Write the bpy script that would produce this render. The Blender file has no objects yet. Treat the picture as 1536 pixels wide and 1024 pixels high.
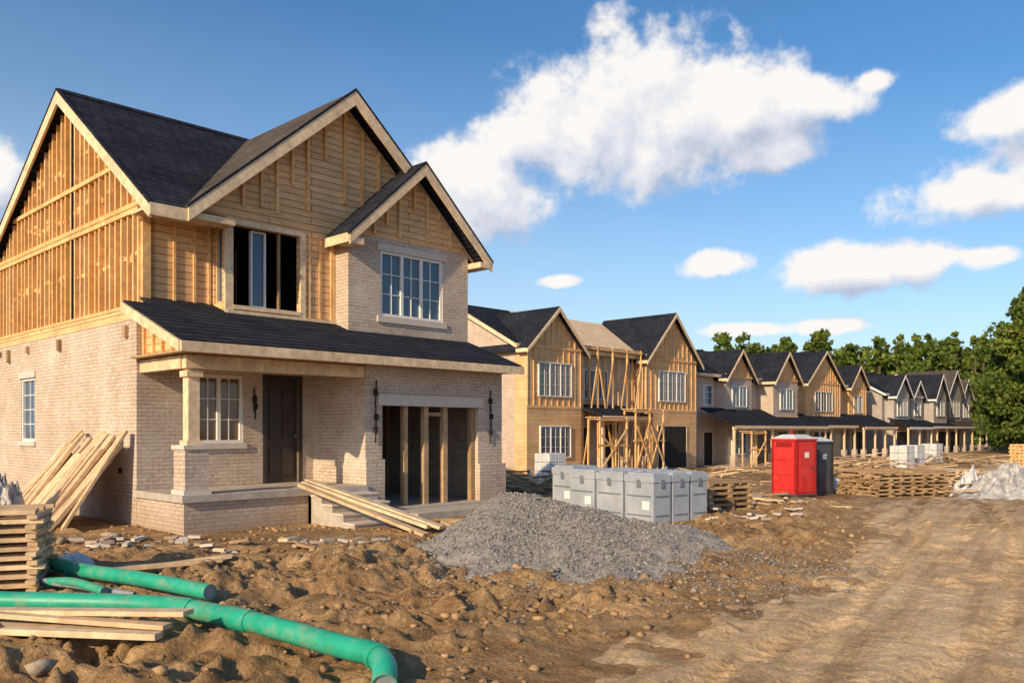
import bpy, math, random
import numpy as np
from mathutils import Vector, Matrix
random.seed(7)
rng = np.random.default_rng(7)
scene = bpy.context.scene
COL = scene.collection
ROT = math.radians(46.0)
CU, SU = math.cos(ROT), math.sin(ROT)
def loc(u, v): return (CU*u - SU*v, SU*u + CU*v)

# ------------------------------------------------------------------ node helpers
def L(nt, a, b): nt.links.new(a, b)
def newmat(name, rough=0.8, spec=0.3):
    m = bpy.data.materials.new(name); m.use_nodes = True
    nt = m.node_tree; b = nt.nodes['Principled BSDF']
    b.inputs['Roughness'].default_value = rough
    b.inputs['Specular IOR Level'].default_value = spec
    return m, nt, b
def objco(nt): return nt.nodes.new('ShaderNodeTexCoord').outputs['Object']
def noise(nt, vec, scale, detail=4, rough=0.55, stretch=None, rot=0):
    if stretch:
        mp = nt.nodes.new('ShaderNodeMapping'); L(nt, vec, mp.inputs[0])
        if rot:
            mp.inputs['Rotation'].default_value = (0, 0, rot); m2 = nt.nodes.new('ShaderNodeMapping'); L(nt, mp.outputs[0], m2.inputs[0]); mp = m2
        mp.inputs['Scale'].default_value = stretch; vec = mp.outputs[0]
    n = nt.nodes.new('ShaderNodeTexNoise'); L(nt, vec, n.inputs['Vector'])
    n.inputs['Scale'].default_value = scale; n.inputs['Detail'].default_value = detail; n.inputs['Roughness'].default_value = rough
    return n.outputs['Fac']
def ramp(nt, fac, stops):
    r = nt.nodes.new('ShaderNodeValToRGB'); L(nt, fac, r.inputs[0])
    e = r.color_ramp.elements
    while len(e) < len(stops): e.new(0.5)
    for i, (p, c) in enumerate(stops):
        e[i].position = p
        if not hasattr(c, '__len__'): c = (c, c, c)
        e[i].color = (c[0], c[1], c[2], 1)
    return r.outputs[0]
def mix(nt, fac, a, b, blend='MIX'):
    m = nt.nodes.new('ShaderNodeMix'); m.data_type = 'RGBA'; m.blend_type = blend
    for s, val in ((m.inputs[0], fac), (m.inputs[6], a), (m.inputs[7], b)):
        if isinstance(val, bpy.types.NodeSocket): L(nt, val, s)
        elif hasattr(val, '__len__'): s.default_value = (val[0], val[1], val[2], 1)
        else: s.default_value = val
    return m.outputs[2]
def math_(nt, op, a, b=0.0, clamp=False):
    m = nt.nodes.new('ShaderNodeMath'); m.operation = op; m.use_clamp = clamp
    for s, val in ((m.inputs[0], a), (m.inputs[1], b)):
        if isinstance(val, bpy.types.NodeSocket): L(nt, val, s)
        else: s.default_value = val
    return m.outputs[0]
def bump(nt, bsdf, h, strength=0.5, dist=0.02):
    b = nt.nodes.new('ShaderNodeBump'); b.inputs['Strength'].default_value = strength; b.inputs['Distance'].default_value = dist
    L(nt, h, b.inputs['Height']); L(nt, b.outputs[0], bsdf.inputs['Normal'])
def wallco(nt):
    s = nt.nodes.new('ShaderNodeSeparateXYZ'); L(nt, objco(nt), s.inputs[0])
    a = math_(nt, 'ADD', s.outputs[0], s.outputs[1])
    c = nt.nodes.new('ShaderNodeCombineXYZ'); L(nt, a, c.inputs[0]); L(nt, s.outputs[2], c.inputs[1])
    return c.outputs[0]
def island(nt):
    return nt.nodes.new('ShaderNodeNewGeometry').outputs['Random Per Island']
def bricktex(nt, vec, w, h, mortar, c1, c2, cm, off=0.5):
    b = nt.nodes.new('ShaderNodeTexBrick'); L(nt, vec, b.inputs['Vector'])
    b.inputs['Scale'].default_value = 1; b.inputs['Brick Width'].default_value = w; b.inputs['Row Height'].default_value = h
    b.inputs['Mortar Size'].default_value = mortar; b.inputs['Mortar Smooth'].default_value = 0.3; b.offset = off
    b.inputs['Color1'].default_value = (*c1, 1); b.inputs['Color2'].default_value = (*c2, 1); b.inputs['Mortar'].default_value = (*cm, 1)
    return b

# ------------------------------------------------------------------ materials
def m_simple(name, c1, c2, scale=6, rough=0.8, bmp=0.2, isl=0.0, spec=0.3, metallic=0.0, stretch=None, dirt=0.0):
    m, nt, b = newmat(name, rough, spec); b.inputs['Metallic'].default_value = metallic
    co = objco(nt); n = noise(nt, co, scale, 6, 0.6, stretch)
    col = ramp(nt, n, [(0.3, c1), (0.7, c2)])
    if isl: col = mix(nt, 1.0, col, ramp(nt, island(nt), [(0, 1-isl), (1, 1+isl*0.3)]), 'MULTIPLY')
    if dirt: 
        dn = ramp(nt, noise(nt, co, 4.5, 8, 0.72), [(0.5, 0), (0.72, dirt)])
        col = mix(nt, dn, col, (0.38, 0.26, 0.15))
        rr = nt.nodes.new('ShaderNodeMapRange'); L(nt, dn, rr.inputs[0]); rr.inputs[3].default_value = rough; rr.inputs[4].default_value = .95; L(nt, rr.outputs[0], b.inputs['Roughness'])
    L(nt, col, b.inputs['Base Color'])
    if bmp: bump(nt, b, noise(nt, co, scale*5, 5), bmp, 0.02)
    return m
def m_brick(name, c1, c2, cm, patch):
    m, nt, b = newmat(name, 0.92, 0.15)
    vec = wallco(nt); br = bricktex(nt, vec, 0.21, 0.07, 0.008, c1, c2, cm)
    n = noise(nt, objco(nt), 1.3, 7, 0.68); n2 = noise(nt, vec, 14, 4, 0.65); n4 = noise(nt, objco(nt), 0.5, 4, 0.6)
    col = mix(nt, ramp(nt, n, [(0.42, 0), (0.66, 0.8)]), br.outputs['Color'], patch)
    col = mix(nt, 1.0, col, ramp(nt, n2, [(0.25, 0.7), (0.7, 1.1)]), 'MULTIPLY')
    col = mix(nt, 1.0, col, ramp(nt, n4, [(0.3, (.88, .84, .80)), (0.7, (1.06, 1.04, 1.02))]), 'MULTIPLY')
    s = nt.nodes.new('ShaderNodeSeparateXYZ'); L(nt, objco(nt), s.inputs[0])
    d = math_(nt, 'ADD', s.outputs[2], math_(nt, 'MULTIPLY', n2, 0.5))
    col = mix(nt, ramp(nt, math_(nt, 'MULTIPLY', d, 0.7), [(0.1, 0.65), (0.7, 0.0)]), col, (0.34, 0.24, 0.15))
    L(nt, col, b.inputs['Base Color'])
    hgt = math_(nt, 'ADD', math_(nt, 'SUBTRACT', 1.0, br.outputs['Fac']), math_(nt, 'MULTIPLY', n2, 0.6))
    bump(nt, b, hgt, 0.7, 0.014)
    return m
def m_boards(name, c1, c2, cm, row=0.14, w=2.7, gap=0.008):
    m, nt, b = newmat(name, 0.8, 0.2)
    vec = wallco(nt); br = bricktex(nt, vec, w, row, gap, c1, c2, cm, 0.37)
    g = noise(nt, vec, 5, 6, 0.6, (0.6, 9, 1)); n = noise(nt, objco(nt), 1.1, 4); n5 = noise(nt, objco(nt), 5, 4, .7)
    col = mix(nt, 1.0, br.outputs['Color'], ramp(nt, g, [(0.25, 0.7), (0.7, 1.15)]), 'MULTIPLY')
    col = mix(nt, 1.0, col, ramp(nt, n, [(0.3, 0.8), (0.7, 1.12)]), 'MULTIPLY')
    col = mix(nt, 1.0, col, ramp(nt, n5, [(0.28, 0.65), (0.4, 1.0)]), 'MULTIPLY')
    L(nt, col, b.inputs['Base Color'])
    bump(nt, b, math_(nt, 'SUBTRACT', math_(nt, 'MULTIPLY', g, 0.3), br.outputs['Fac']), 0.7, 0.015)
    return m
def m_wood(name, c1, c2):
    m, nt, b = newmat(name, 0.75, 0.2)
    col = ramp(nt, island(nt), [(0, c1), (1, c2)])
    co = objco(nt)
    n = noise(nt, co, 7, 6, 0.65); n2 = noise(nt, co, 1.4, 3)
    col = mix(nt, 1.0, col, ramp(nt, n, [(0.3, 0.7), (0.65, 1.1)]), 'MULTIPLY')
    col = mix(nt, 1.0, col, ramp(nt, n2, [(0.3, 0.82), (0.7, 1.08)]), 'MULTIPLY')
    L(nt, col, b.inputs['Base Color']); bump(nt, b, noise(nt, co, 45, 3), 0.25, 0.01)
    return m
def m_shingle(name, c1, c2, cm):
    m, nt, b = newmat(name, 0.95, 0.08)
    vec = wallco(nt); br = bricktex(nt, vec, 0.3, 0.085, 0.009, c1, c2, cm)
    n = noise(nt, vec, 22, 4); n2 = noise(nt, objco(nt), 0.8, 4)
    col = mix(nt, 1.0, br.outputs['Color'], ramp(nt, n, [(0.3, 0.5), (0.7, 1.5)]), 'MULTIPLY')
    col = mix(nt, 1.0, col, ramp(nt, n2, [(0.3, 0.75), (0.7, 1.25)]), 'MULTIPLY')
    L(nt, col, b.inputs['Base Color'])
    bump(nt, b, math_(nt, 'SUBTRACT', math_(nt, 'MULTIPLY', n, 0.4), br.outputs['Fac']), 0.9, 0.015)
    return m
def m_glass(name, c, rough=0.04):
    m, nt, b = newmat(name, rough, 0.6)
    b.inputs['Base Color'].default_value = (*c, 1); b.inputs['IOR'].default_value = 1.6
    bump(nt, b, noise(nt, objco(nt), 1.3, 2), 0.06, 0.05)
    return m

BRICK = m_brick('pale_brick', (0.68, 0.555, 0.455), (0.56, 0.45, 0.365), (0.40, 0.33, 0.27), (0.71, 0.61, 0.52))
BRICK_G = m_brick('grey_brick', (0.50, 0.45, 0.41), (0.44, 0.40, 0.37), (0.34, 0.31, 0.28), (0.56, 0.52, 0.48))
BOARD = m_boards('sheathing_boards', (0.86, 0.54, 0.28), (0.75, 0.455, 0.22), (0.30, 0.15, 0.06))
BOARD_DK = m_boards('gapped_boards', (0.66, 0.37, 0.12), (0.50, 0.27, 0.08), (0.08, 0.04, 0.012), 0.17, 2.4, 0.02)
BOARD_P = m_boards('pale_sheathing', (0.66, 0.5, 0.3), (0.58, 0.43, 0.25), (0.25, 0.17, 0.09), 0.6, 1.2)
WOOD = m_wood('framing_wood', (0.82, 0.45, 0.16), (0.88, 0.58, 0.28))
WOOD_P = m_wood('pale_lumber', (0.58, 0.40, 0.23), (0.80, 0.60, 0.38))
WOOD_T = m_wood('trim_wood', (0.82, 0.60, 0.38), (0.86, 0.66, 0.43))
WOOD_O = m_wood('weathered_lumber', (0.30, 0.19, 0.10), (0.54, 0.37, 0.21))
SHING = m_shingle('black_shingles', (0.021, 0.024, 0.035), (0.036, 0.039, 0.051), (0.006, 0.006, 0.009))
SHING_B = m_shingle('brown_shingles', (0.085, 0.07, 0.06), (0.12, 0.10, 0.087), (0.03, 0.025, 0.022))
GLASS = m_glass('window_glass', (0.055, 0.095, 0.145))
GLASS_B = m_glass('warm_glass', (0.16, 0.095, 0.05))
WHITE = m_simple('white_paint', (0.74, 0.72, 0.68), (0.82, 0.8, 0.76), 3, 0.5, 0.05)
STONE = m_simple('cast_stone', (0.58, 0.50, 0.43), (0.66, 0.58, 0.5), 8, 0.85, 0.2)
CONC = m_simple('concrete', (0.36, 0.31, 0.26), (0.54, 0.48, 0.41), 4, 0.9, 0.3)
DARK = m_simple('shade_and_dark_parts', (0.02, 0.017, 0.015), (0.04, 0.032, 0.026), 2, 0.9, 0)  # room shade put into the wall colour; also used for small dark parts
INTER = m_simple('interior_framing', (0.08, 0.055, 0.035), (0.13, 0.085, 0.05), 2, 0.9, 0)  # inner-wall brown set dark to stand in for room shade
DOOR = m_simple('dark_door', (0.035, 0.028, 0.022), (0.055, 0.042, 0.033), 5, 0.45, 0.05, spec=0.5)
PLASTIC = m_simple('grey_shrink_wrap', (0.29, 0.33, 0.39), (0.42, 0.46, 0.52), 2.5, 0.36, 0.4, spec=0.5, dirt=.35)
PLASTIC_W = m_simple('white_wrap', (0.5, 0.5, 0.5), (0.72, 0.72, 0.71), 3, 0.45, 0.6, spec=0.5, dirt=.3)
TARP = m_simple('crumpled_plastic_sheet', (0.24, 0.22, 0.20), (0.60, 0.59, 0.57), 5, 0.4, 0.9, spec=0.5, dirt=.4)
STRAP = m_simple('strap', (0.14, 0.16, 0.19), (0.2, 0.22, 0.25), 3, 0.5, 0)
PIPE = m_simple('green_pvc', (0.012, 0.30, 0.18), (0.03, 0.42, 0.28), 4, 0.42, 0.05, spec=0.5, dirt=.55)
PIPE_G = m_simple('grey_pvc', (0.2, 0.25, 0.28), (0.3, 0.34, 0.37), 9, 0.6, 0.1)
RED = m_simple('red_plastic', (0.55, 0.02, 0.018), (0.66, 0.035, 0.028), 2, 0.45, 0.05, spec=0.5, dirt=.2)
RED_D = m_simple('red_plastic_dark', (0.3, 0.012, 0.012), (0.36, 0.02, 0.015), 2, 0.5, 0.05)
GREYP = m_simple('charcoal_plastic', (0.05, 0.055, 0.07), (0.08, 0.085, 0.1), 2, 0.45, 0.05)
ROCK = m_simple('rock', (0.28, 0.22, 0.15), (0.46, 0.37, 0.28), 9, 0.9, 0.5, isl=0.4)
CLOD = m_simple('soil_clods', (0.27, 0.16, 0.08), (0.50, 0.325, 0.17), 7, 0.95, 0.6, isl=0.45)
GRAVEL = m_simple('gravel', (0.27, 0.245, 0.225), (0.46, 0.42, 0.385), 25, 0.9, 0.8, isl=0.55)
BARK = m_simple('bark', (0.09, 0.06, 0.035), (0.16, 0.11, 0.07), 8, 0.9, 0.6)

# ------------------------------------------------------------------ mesh builder
class MB:
    def __init__(s): s.v = []; s.f = []; s.m = []; s.mats = []
    def mi(s, mat):
        if mat not in s.mats: s.mats.append(mat)
        return s.mats.index(mat)
    def add(s, vs, fs, mat):
        o = len(s.v); s.v += [tuple(p) for p in vs]; i = s.mi(mat)
        for f in fs: s.f.append(tuple(o+k for k in f)); s.m.append(i)
    def box(s, x0, x1, y0, y1, z0, z1, mat):
        vs = [(x0,y0,z0),(x1,y0,z0),(x1,y1,z0),(x0,y1,z0),(x0,y0,z1),(x1,y0,z1),(x1,y1,z1),(x0,y1,z1)]
        s.add(vs, [(0,3,2,1),(4,5,6,7),(0,1,5,4),(1,2,6,5),(2,3,7,6),(3,0,4,7)], mat)
    def ext(s, poly, vec, mat):
        n = len(poly); vec = Vector(vec)
        vs = [Vector(p) for p in poly] + [Vector(p)+vec for p in poly]
        fs = [tuple(range(n)), tuple(range(2*n-1, n-1, -1))] + [(i, i+n, (i+1) % n+n, (i+1) % n) for i in range(n)]
        s.add(vs, fs, mat)
    def beam(s, p, q, w, h, mat, up=(0, 0, 1)):
        p = Vector(p); q = Vector(q); d = (q-p).normalized(); up = Vector(up)
        if abs(d.dot(up)) > 0.98: up = Vector((0, 1, 0))
        sx = d.cross(up).normalized()*(w/2); sz = sx.cross(d).normalized()*(h/2)
        vs = [p-sx-sz, p+sx-sz, p+sx+sz, p-sx+sz, q-sx-sz, q+sx-sz, q+sx+sz, q-sx+sz]
        s.add(vs, [(0,3,2,1),(4,5,6,7),(0,1,5,4),(1,2,6,5),(2,3,7,6),(3,0,4,7)], mat)
    def abox(s, ax, p0, p1, a0, a1, z0, z1, mat):
        if ax == 'v': s.box(a0, a1, p0, p1, z0, z1, mat)
        else: s.box(p0, p1, a0, a1, z0, z1, mat)
    def build(s, name, parent=None, M=None, smooth=False, bevel=0):
        me = bpy.data.meshes.new(name); me.from_pydata(s.v, [], s.f)
        for m in s.mats: me.materials.append(m)
        me.polygons.foreach_set('material_index', s.m)
        if smooth: me.polygons.foreach_set('use_smooth', [True]*len(s.f))
        me.update()
        import bmesh
        bm = bmesh.new(); bm.from_mesh(me); bmesh.ops.recalc_face_normals(bm, faces=bm.faces); bm.to_mesh(me); bm.free()
        ob = bpy.data.objects.new(name, me); COL.objects.link(ob)
        if parent: ob.parent = parent
        if M is not None: ob.matrix_world = M
        if bevel:
            b = ob.modifiers.new('bevel', 'BEVEL'); b.width = bevel; b.segments = 2; b.limit_method = 'ANGLE'
        return ob
class House:
    def __init__(s, name, x, y, z, rot, ou=0, ov=0):
        s.e = bpy.data.objects.new(name, None); COL.objects.link(s.e)
        s.e.location = (x, y, z); s.e.rotation_euler = (0, 0, rot); s.e.empty_display_size = 0.5
        s.p = {}; s.o = (ou, ov)
    def __getitem__(s, k):
        if k not in s.p: s.p[k] = MB()
        return s.p[k]
    def done(s):
        for k, m in s.p.items():
            m.v = [(a-s.o[0], b-s.o[1], c) for a, b, c in m.v]
            m.build(k, s.e)
def wall(m, ax, p0, p1, a0, a1, z0, z1, ops, mat):
    A = sorted({a0, a1, *[o[0] for o in ops], *[o[1] for o in ops]}); Z = sorted({z0, z1, *[o[2] for o in ops], *[o[3] for o in ops]})
    for i in range(len(A)-1):
        runs = []
        for j in range(len(Z)-1):
            ca = (A[i]+A[i+1])/2; cz = (Z[j]+Z[j+1])/2
            if any(o[0] < ca < o[1] and o[2] < cz < o[3] for o in ops): continue
            if runs and abs(runs[-1][1]-Z[j]) < 1e-6: runs[-1][1] = Z[j+1]
            else: runs.append([Z[j], Z[j+1]])
        for r in runs: m.abox(ax, p0, p1, A[i], A[i+1], r[0], r[1], mat)
def window(m, ax, p, a0, a1, z0, z1, nx=2, nz=3, panes=1, fmat=None, gmat=None, off=0.0, fw=0.06):
    fmat = fmat or WHITE; gmat = gmat or GLASS; q = p+off
    m.abox(ax, q-0.01, q+0.08, a0, a0+fw, z0, z1, fmat); m.abox(ax, q-0.01, q+0.08, a1-fw, a1, z0, z1, fmat)
    m.abox(ax, q-0.01, q+0.08, a0+fw, a1-fw, z0, z0+fw, fmat); m.abox(ax, q-0.01, q+0.08, a0+fw, a1-fw, z1-fw, z1, fmat)
    m.abox(ax, q+0.045, q+0.055, a0+fw, a1-fw, z0+fw, z1-fw, gmat)
    w = (a1-a0-2*fw)/panes
    for k in range(1, panes): c = a0+fw+k*w; m.abox(ax, q-0.005, q+0.07, c-fw*0.6, c+fw*0.6, z0+fw, z1-fw, fmat)
    for k in range(panes):
        for i in range(1, nx):
            c = a0+fw+k*w+i*w/nx; m.abox(ax, q+0.02, q+0.044, c-0.009, c+0.009, z0+fw, z1-fw, fmat)
    for j in range(1, nz):
        c = z0+fw+j*(z1-z0-2*fw)/nz; m.abox(ax, q+0.022, q+0.0435, a0+fw, a1-fw, c-0.009, c+0.009, fmat)
def P(ax, p, a, z): return (a, p, z) if ax == 'v' else (p, a, z)
def groof(m, ax, p0, p1, c, hl, hr, peak, sl, sr, th, mat, o=0):
    m.ext([P(ax,p0,c,peak), P(ax,p1,c,peak), P(ax,p1,c-hl,peak-sl*hl), P(ax,p0,c-hl,peak-sl*hl)], (0,0,-th), mat)
    m.ext([P(ax,p0,c,peak), P(ax,p1,c,peak), P(ax,p1,c+hr,peak-sr*hr), P(ax,p0,c+hr,peak-sr*hr)], (0,0,-th), mat)
    m.ext([P(ax,p0,c-0.14,peak-0.14*sl+0.015), P(ax,p0,c,peak+0.03), P(ax,p0,c+0.14,peak-0.14*sr+0.015), P(ax,p0,c,peak-0.02)], P(ax,p1-p0,0,0), mat)
def rake(m, ax, p, c, hl, hr, peak, sl, sr, w, th, mat, drop=0.03):
    for sg, h, s in ((-1, hl, sl), (1, hr, sr)):
        e = c+sg*h; ze = peak-s*h-drop; pk = peak-drop
        m.ext([P(ax,p,c,pk), P(ax,p,e,ze), P(ax,p,e,ze-w), P(ax,p,c,pk-w*1.15)], P(ax,-th,0,0), mat)

# ------------------------------------------------------------------ main house
ox, oy = loc(6.33, 13.65)
H = House('brick_house', ox, oy, 0, ROT, 6.33, 13.65)
W = H['brick_walls']
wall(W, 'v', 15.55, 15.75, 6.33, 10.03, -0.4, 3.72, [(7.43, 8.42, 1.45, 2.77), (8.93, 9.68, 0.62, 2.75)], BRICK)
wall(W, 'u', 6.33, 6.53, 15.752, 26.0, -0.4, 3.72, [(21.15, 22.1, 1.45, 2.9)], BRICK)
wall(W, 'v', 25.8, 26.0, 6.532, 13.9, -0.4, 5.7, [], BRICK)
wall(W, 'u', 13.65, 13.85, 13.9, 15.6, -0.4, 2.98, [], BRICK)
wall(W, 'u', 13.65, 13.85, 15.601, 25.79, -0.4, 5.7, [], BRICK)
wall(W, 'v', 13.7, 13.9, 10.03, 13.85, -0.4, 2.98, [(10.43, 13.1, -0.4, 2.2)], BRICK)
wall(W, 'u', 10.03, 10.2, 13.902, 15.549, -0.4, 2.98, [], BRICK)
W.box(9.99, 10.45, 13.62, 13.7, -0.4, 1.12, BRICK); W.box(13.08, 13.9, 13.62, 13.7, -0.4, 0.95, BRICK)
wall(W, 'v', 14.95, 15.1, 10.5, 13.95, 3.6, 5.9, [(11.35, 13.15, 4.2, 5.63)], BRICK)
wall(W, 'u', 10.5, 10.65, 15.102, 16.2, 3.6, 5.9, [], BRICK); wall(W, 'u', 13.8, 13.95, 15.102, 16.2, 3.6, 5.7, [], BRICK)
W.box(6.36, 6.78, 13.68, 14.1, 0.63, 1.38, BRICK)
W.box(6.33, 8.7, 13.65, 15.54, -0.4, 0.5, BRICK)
T = H['stone_trim']
T.box(6.27, 10.02, 13.58, 15.545, 0.5, 0.62, CONC)
T.box(6.33, 6.81, 13.65, 14.13, 1.38, 1.45, STONE); T.box(6.33, 6.81, 13.65, 14.13, 0.621, 0.7, STONE)
T.box(11.25, 13.25, 14.91, 14.95, 4.06, 4.2, STONE); T.box(11.25, 13.25, 14.92, 14.95, 5.63, 5.78, STONE)
T.box(10.33, 13.22, 13.66, 13.7, 2.2, 2.42, STONE); T.box(7.37, 8.48, 15.5, 15.55, 1.34, 1.45, STONE)
T.box(6.28, 6.33, 21.05, 22.2, 1.34, 1.45, STONE); T.box(6.29, 6.33, 21.05, 22.2, 2.9, 3.05, STONE)
T.box(10.2, 13.64, 13.4, 25.7, -0.35, 0.14, CONC); T.box(10.46, 13.07, 12.6, 13.4, -0.35, 0.1, CONC)
S = H['porch_steps']
for i in range(4):
    S.box(8.72, 9.98, 13.58-0.34*(i+1), 13.579-0.34*i, -0.4, 0.62-0.145*(i+1), CONC)
    S.box(8.70, 10.0, 13.56-0.34*(i+1), 13.578-0.34*i, 0.621-0.145*(i+1), 0.655-0.145*(i+1), STONE)
Wi = H['windows']
window(Wi, 'v', 14.98, 11.35, 13.15, 4.2, 5.63, 2, 3, 3, WHITE, GLASS)
window(Wi, 'v', 15.58, 7.43, 8.42, 1.45, 2.77, 2, 3, 2, WHITE, GLASS_B)
window(Wi, 'u', 6.36, 21.15, 22.1, 1.45, 2.9, 2, 4, 1, WHITE, GLASS)
window(Wi, 'v', 15.49, 8.62, 8.95, 4.17, 5.7, 1, 1, 1, WHITE, GLASS, 0.12, 0.03)
window(Wi, 'u', 8.05, 15.6, 15.92, 4.2, 5.68, 1, 1, 1, WOOD_T, GLASS, 0, 0.03)
D = H['front_door']
D.box(8.93, 9.68, 15.62, 15.66, 0.62, 2.75, DOOR)
for z0, z1 in ((0.78, 1.35), (1.5, 2.55)):
    for u0, u1 in ((9.03, 9.27), (9.34, 9.58)): D.box(u0, u1, 15.6, 15.62, z0, z1, DOOR)
D.box(8.85, 8.93, 15.53, 15.63, 0.62, 2.83, DOOR); D.box(9.68, 9.76, 15.53, 15.63, 0.62, 2.83, DOOR); D.box(8.93, 9.68, 15.53, 15.62, 2.75, 2.83, DOOR)
D.box(8.80, 9.82, 15.51, 15.529, 2.83, 2.98, WOOD_P)
D.box(9.6, 9.64, 15.55, 15.6, 1.55, 1.6, STRAP)
I = H['interior']
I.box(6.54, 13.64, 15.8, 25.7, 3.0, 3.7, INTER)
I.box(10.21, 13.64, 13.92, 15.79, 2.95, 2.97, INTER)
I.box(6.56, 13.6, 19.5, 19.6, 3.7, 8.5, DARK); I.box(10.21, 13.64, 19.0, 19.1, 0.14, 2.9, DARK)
I.box(10.42, 10.49, 15.58, 19.4, 3.7, 7.5, DARK); I.box(6.9, 10.4, 15.75, 19.4, 5.85, 5.9, DARK)  # dark partition added to hide a sun patch behind the open upper window
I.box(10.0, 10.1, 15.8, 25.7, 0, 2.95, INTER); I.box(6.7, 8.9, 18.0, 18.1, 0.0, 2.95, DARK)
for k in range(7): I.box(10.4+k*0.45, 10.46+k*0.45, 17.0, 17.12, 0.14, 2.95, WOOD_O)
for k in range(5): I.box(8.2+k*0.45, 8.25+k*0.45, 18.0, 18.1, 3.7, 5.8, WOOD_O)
F = H['wall_framing']
def zl(v): return 9.0-0.70*(19.8-v) if v < 19.8 else 9.0-0.56*(v-19.8)
F.ext([(6.76, 16.0, 3.7), (6.76, 26.0, 3.7), (6.76, 26.0, zl(26)-0.15), (6.76, 19.8, 8.85), (6.76, 16.0, zl(16)-0.15)], (0.1, 0, 0), BOARD_DK)
F.box(6.52, 6.75, 15.9, 26.0, 3.722, 4.0, BOARD)
F.box(6.5, 6.76, 15.85, 26.0, 4.0, 4.06, WOOD)
v = 16.02
while v < 25.9:
    F.box(6.56+random.uniform(-.015, .015), 6.755, v, v+0.06, 4.06, zl(v)-0.18, WOOD); v += 0.285+random.uniform(-.05, .05)
for zz in (5.78, 5.89, 6.8):
    a = max(16.0, 19.8-(8.85-zz)/0.70); b_ = min(26, 19.8+(8.85-zz)/0.56)
    F.box(6.53, 6.75, a, b_, zz, zz+0.09, WOOD)
for k in range(80):
    vv = random.uniform(16.2, 24.5); zz = random.choice((4.9, 5.0, 6.3, 6.35, 7.3, 7.4))+random.uniform(-.1, .1)
    if zz < zl(vv)-.4: F.box(6.6, 6.75, vv, vv+0.25, zz, zz+0.07, WOOD)
for k in range(14):
    vv = 15.9+k*0.7
    if random.random() < 0.35: F.box(6.26, 6.33, vv, vv+0.12, 3.3+random.uniform(-.1, .3), 3.62, WOOD_O)
F.box(6.76, 8.0, 16.0, 16.1, 3.9, 5.75, BOARD)
F.box(6.6, 6.75, 15.93, 16.05, 4.06, 5.75, WOOD)
for u in (6.62, 7.2, 7.6, 7.9): F.box(u, u+0.05, 15.96, 15.999, 4.1, 5.72, WOOD)
wall(F, 'v', 15.45, 15.57, 8.0, 10.5, 3.8, 5.85, [(8.14, 9.64, 4.15, 5.72)], BOARD)
wall(F, 'u', 8.0, 8.1, 15.572, 15.999, 3.8, 5.75, [(15.6, 15.92, 4.2, 5.68)], BOARD)
F.box(7.97, 8.14, 15.41, 15.449, 3.85, 5.8, WOOD_T); F.box(9.64, 9.76, 15.41, 15.449, 3.85, 5.8, WOOD_T)
F.box(8.14, 9.64, 15.4, 15.449, 4.07, 4.15, WOOD_T); F.box(8.14, 9.64, 15.41, 15.449, 5.72, 5.82, WOOD_T)
F.box(9.16, 9.2, 15.47, 15.54, 4.15, 5.72, WOOD_O); F.box(10.38, 10.49, 15.41, 15.449, 4.0, 5.9, WOOD)
for u in (9.85, 10.1): F.box(u, u+0.05, 15.425, 15.449, 4.02, 5.8, WOOD)
F.box(8.0, 10.5, 15.38, 15.449, 3.97, 4.04, WOOD_T)
GC, GP, GS = 10.74, 8.97, 0.857
F.ext([(7.3, 15.45, 5.852), (14.15, 15.45, 5.852), (10.74, 15.45, 8.8)], (0, 0.1, 0), BOARD)
for u in (8.35, 8.75, 9.1, 9.45, 9.82, 10.25, 10.74, 11.2, 11.65, 12.1):
    zt = GP-GS*abs(u-GC)-0.3; zb = max(6.1, zt-random.choice((0.35, 0.8, 1.25, 1.6)))
    if u > 10.6: zb = 6.6
    F.box(u-0.03, u+0.03, 15.39, 15.449, zb, zt, WOOD)
F.ext([(10.5, 14.95, 5.902), (13.95, 14.95, 5.902), (12.27, 14.95, 7.42)], (0, 0.1, 0), BOARD)
for u in (10.85, 11.15, 11.5, 11.85, 12.27, 12.65, 13.0, 13.35, 13.65):
    zt = 7.65-0.92*abs(u-12.27)-0.24; F.box(u-0.03, u+0.03, 14.89, 14.949, max(5.95, zt-random.choice((0.5, 0.75, 1.1))), zt, WOOD)
F.box(6.4, 10.02, 13.72, 13.88, 2.74, 2.96, WOOD_T); F.box(6.38, 6.52, 13.89, 15.54, 2.74, 2.96, WOOD_T)
F.box(6.47, 6.67, 13.79, 13.99, 1.45, 2.74, WOOD_T); F.box(6.43, 6.71, 13.75, 14.03, 2.6, 2.7, WOOD_T); F.box(6.43, 6.71, 13.75, 14.03, 1.45, 1.53, WOOD_T)
F.box(6.2, 13.9, 13.27, 15.54, 2.985, 3.02, WOOD_O)
F.ext([(6.42, 13.9, 3.03), (6.42, 15.54, 3.03), (6.42, 15.54, 3.75)], (0.05, 0, 0), BOARD)
for k in range(4): F.box(6.37, 6.419, 14.2+k*0.38, 14.26+k*0.38, 3.03, 3.1+0.12+k*0.14, WOOD)
for u0, u1 in ((11.08, 11.18), (11.62, 11.74), (12.16, 12.28), (12.98, 13.08), (10.45, 10.53)): F.box(u0, u1, 13.8, 13.92, 0.14, 2.2, WOOD_O)
F.box(11.74, 12.16, 13.82, 13.9, 2.0, 2.08, WOOD_O)
R = H['roof']
def mz(v): return 9.05-0.70*(19.8-v)
R.ext([(6.4, 15.1, mz(15.1)), (7.1, 15.1, mz(15.1)), (10.95, 19.8, 9.05), (6.4, 19.8, 9.05)], (0, 0, -0.1), SHING)
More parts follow.
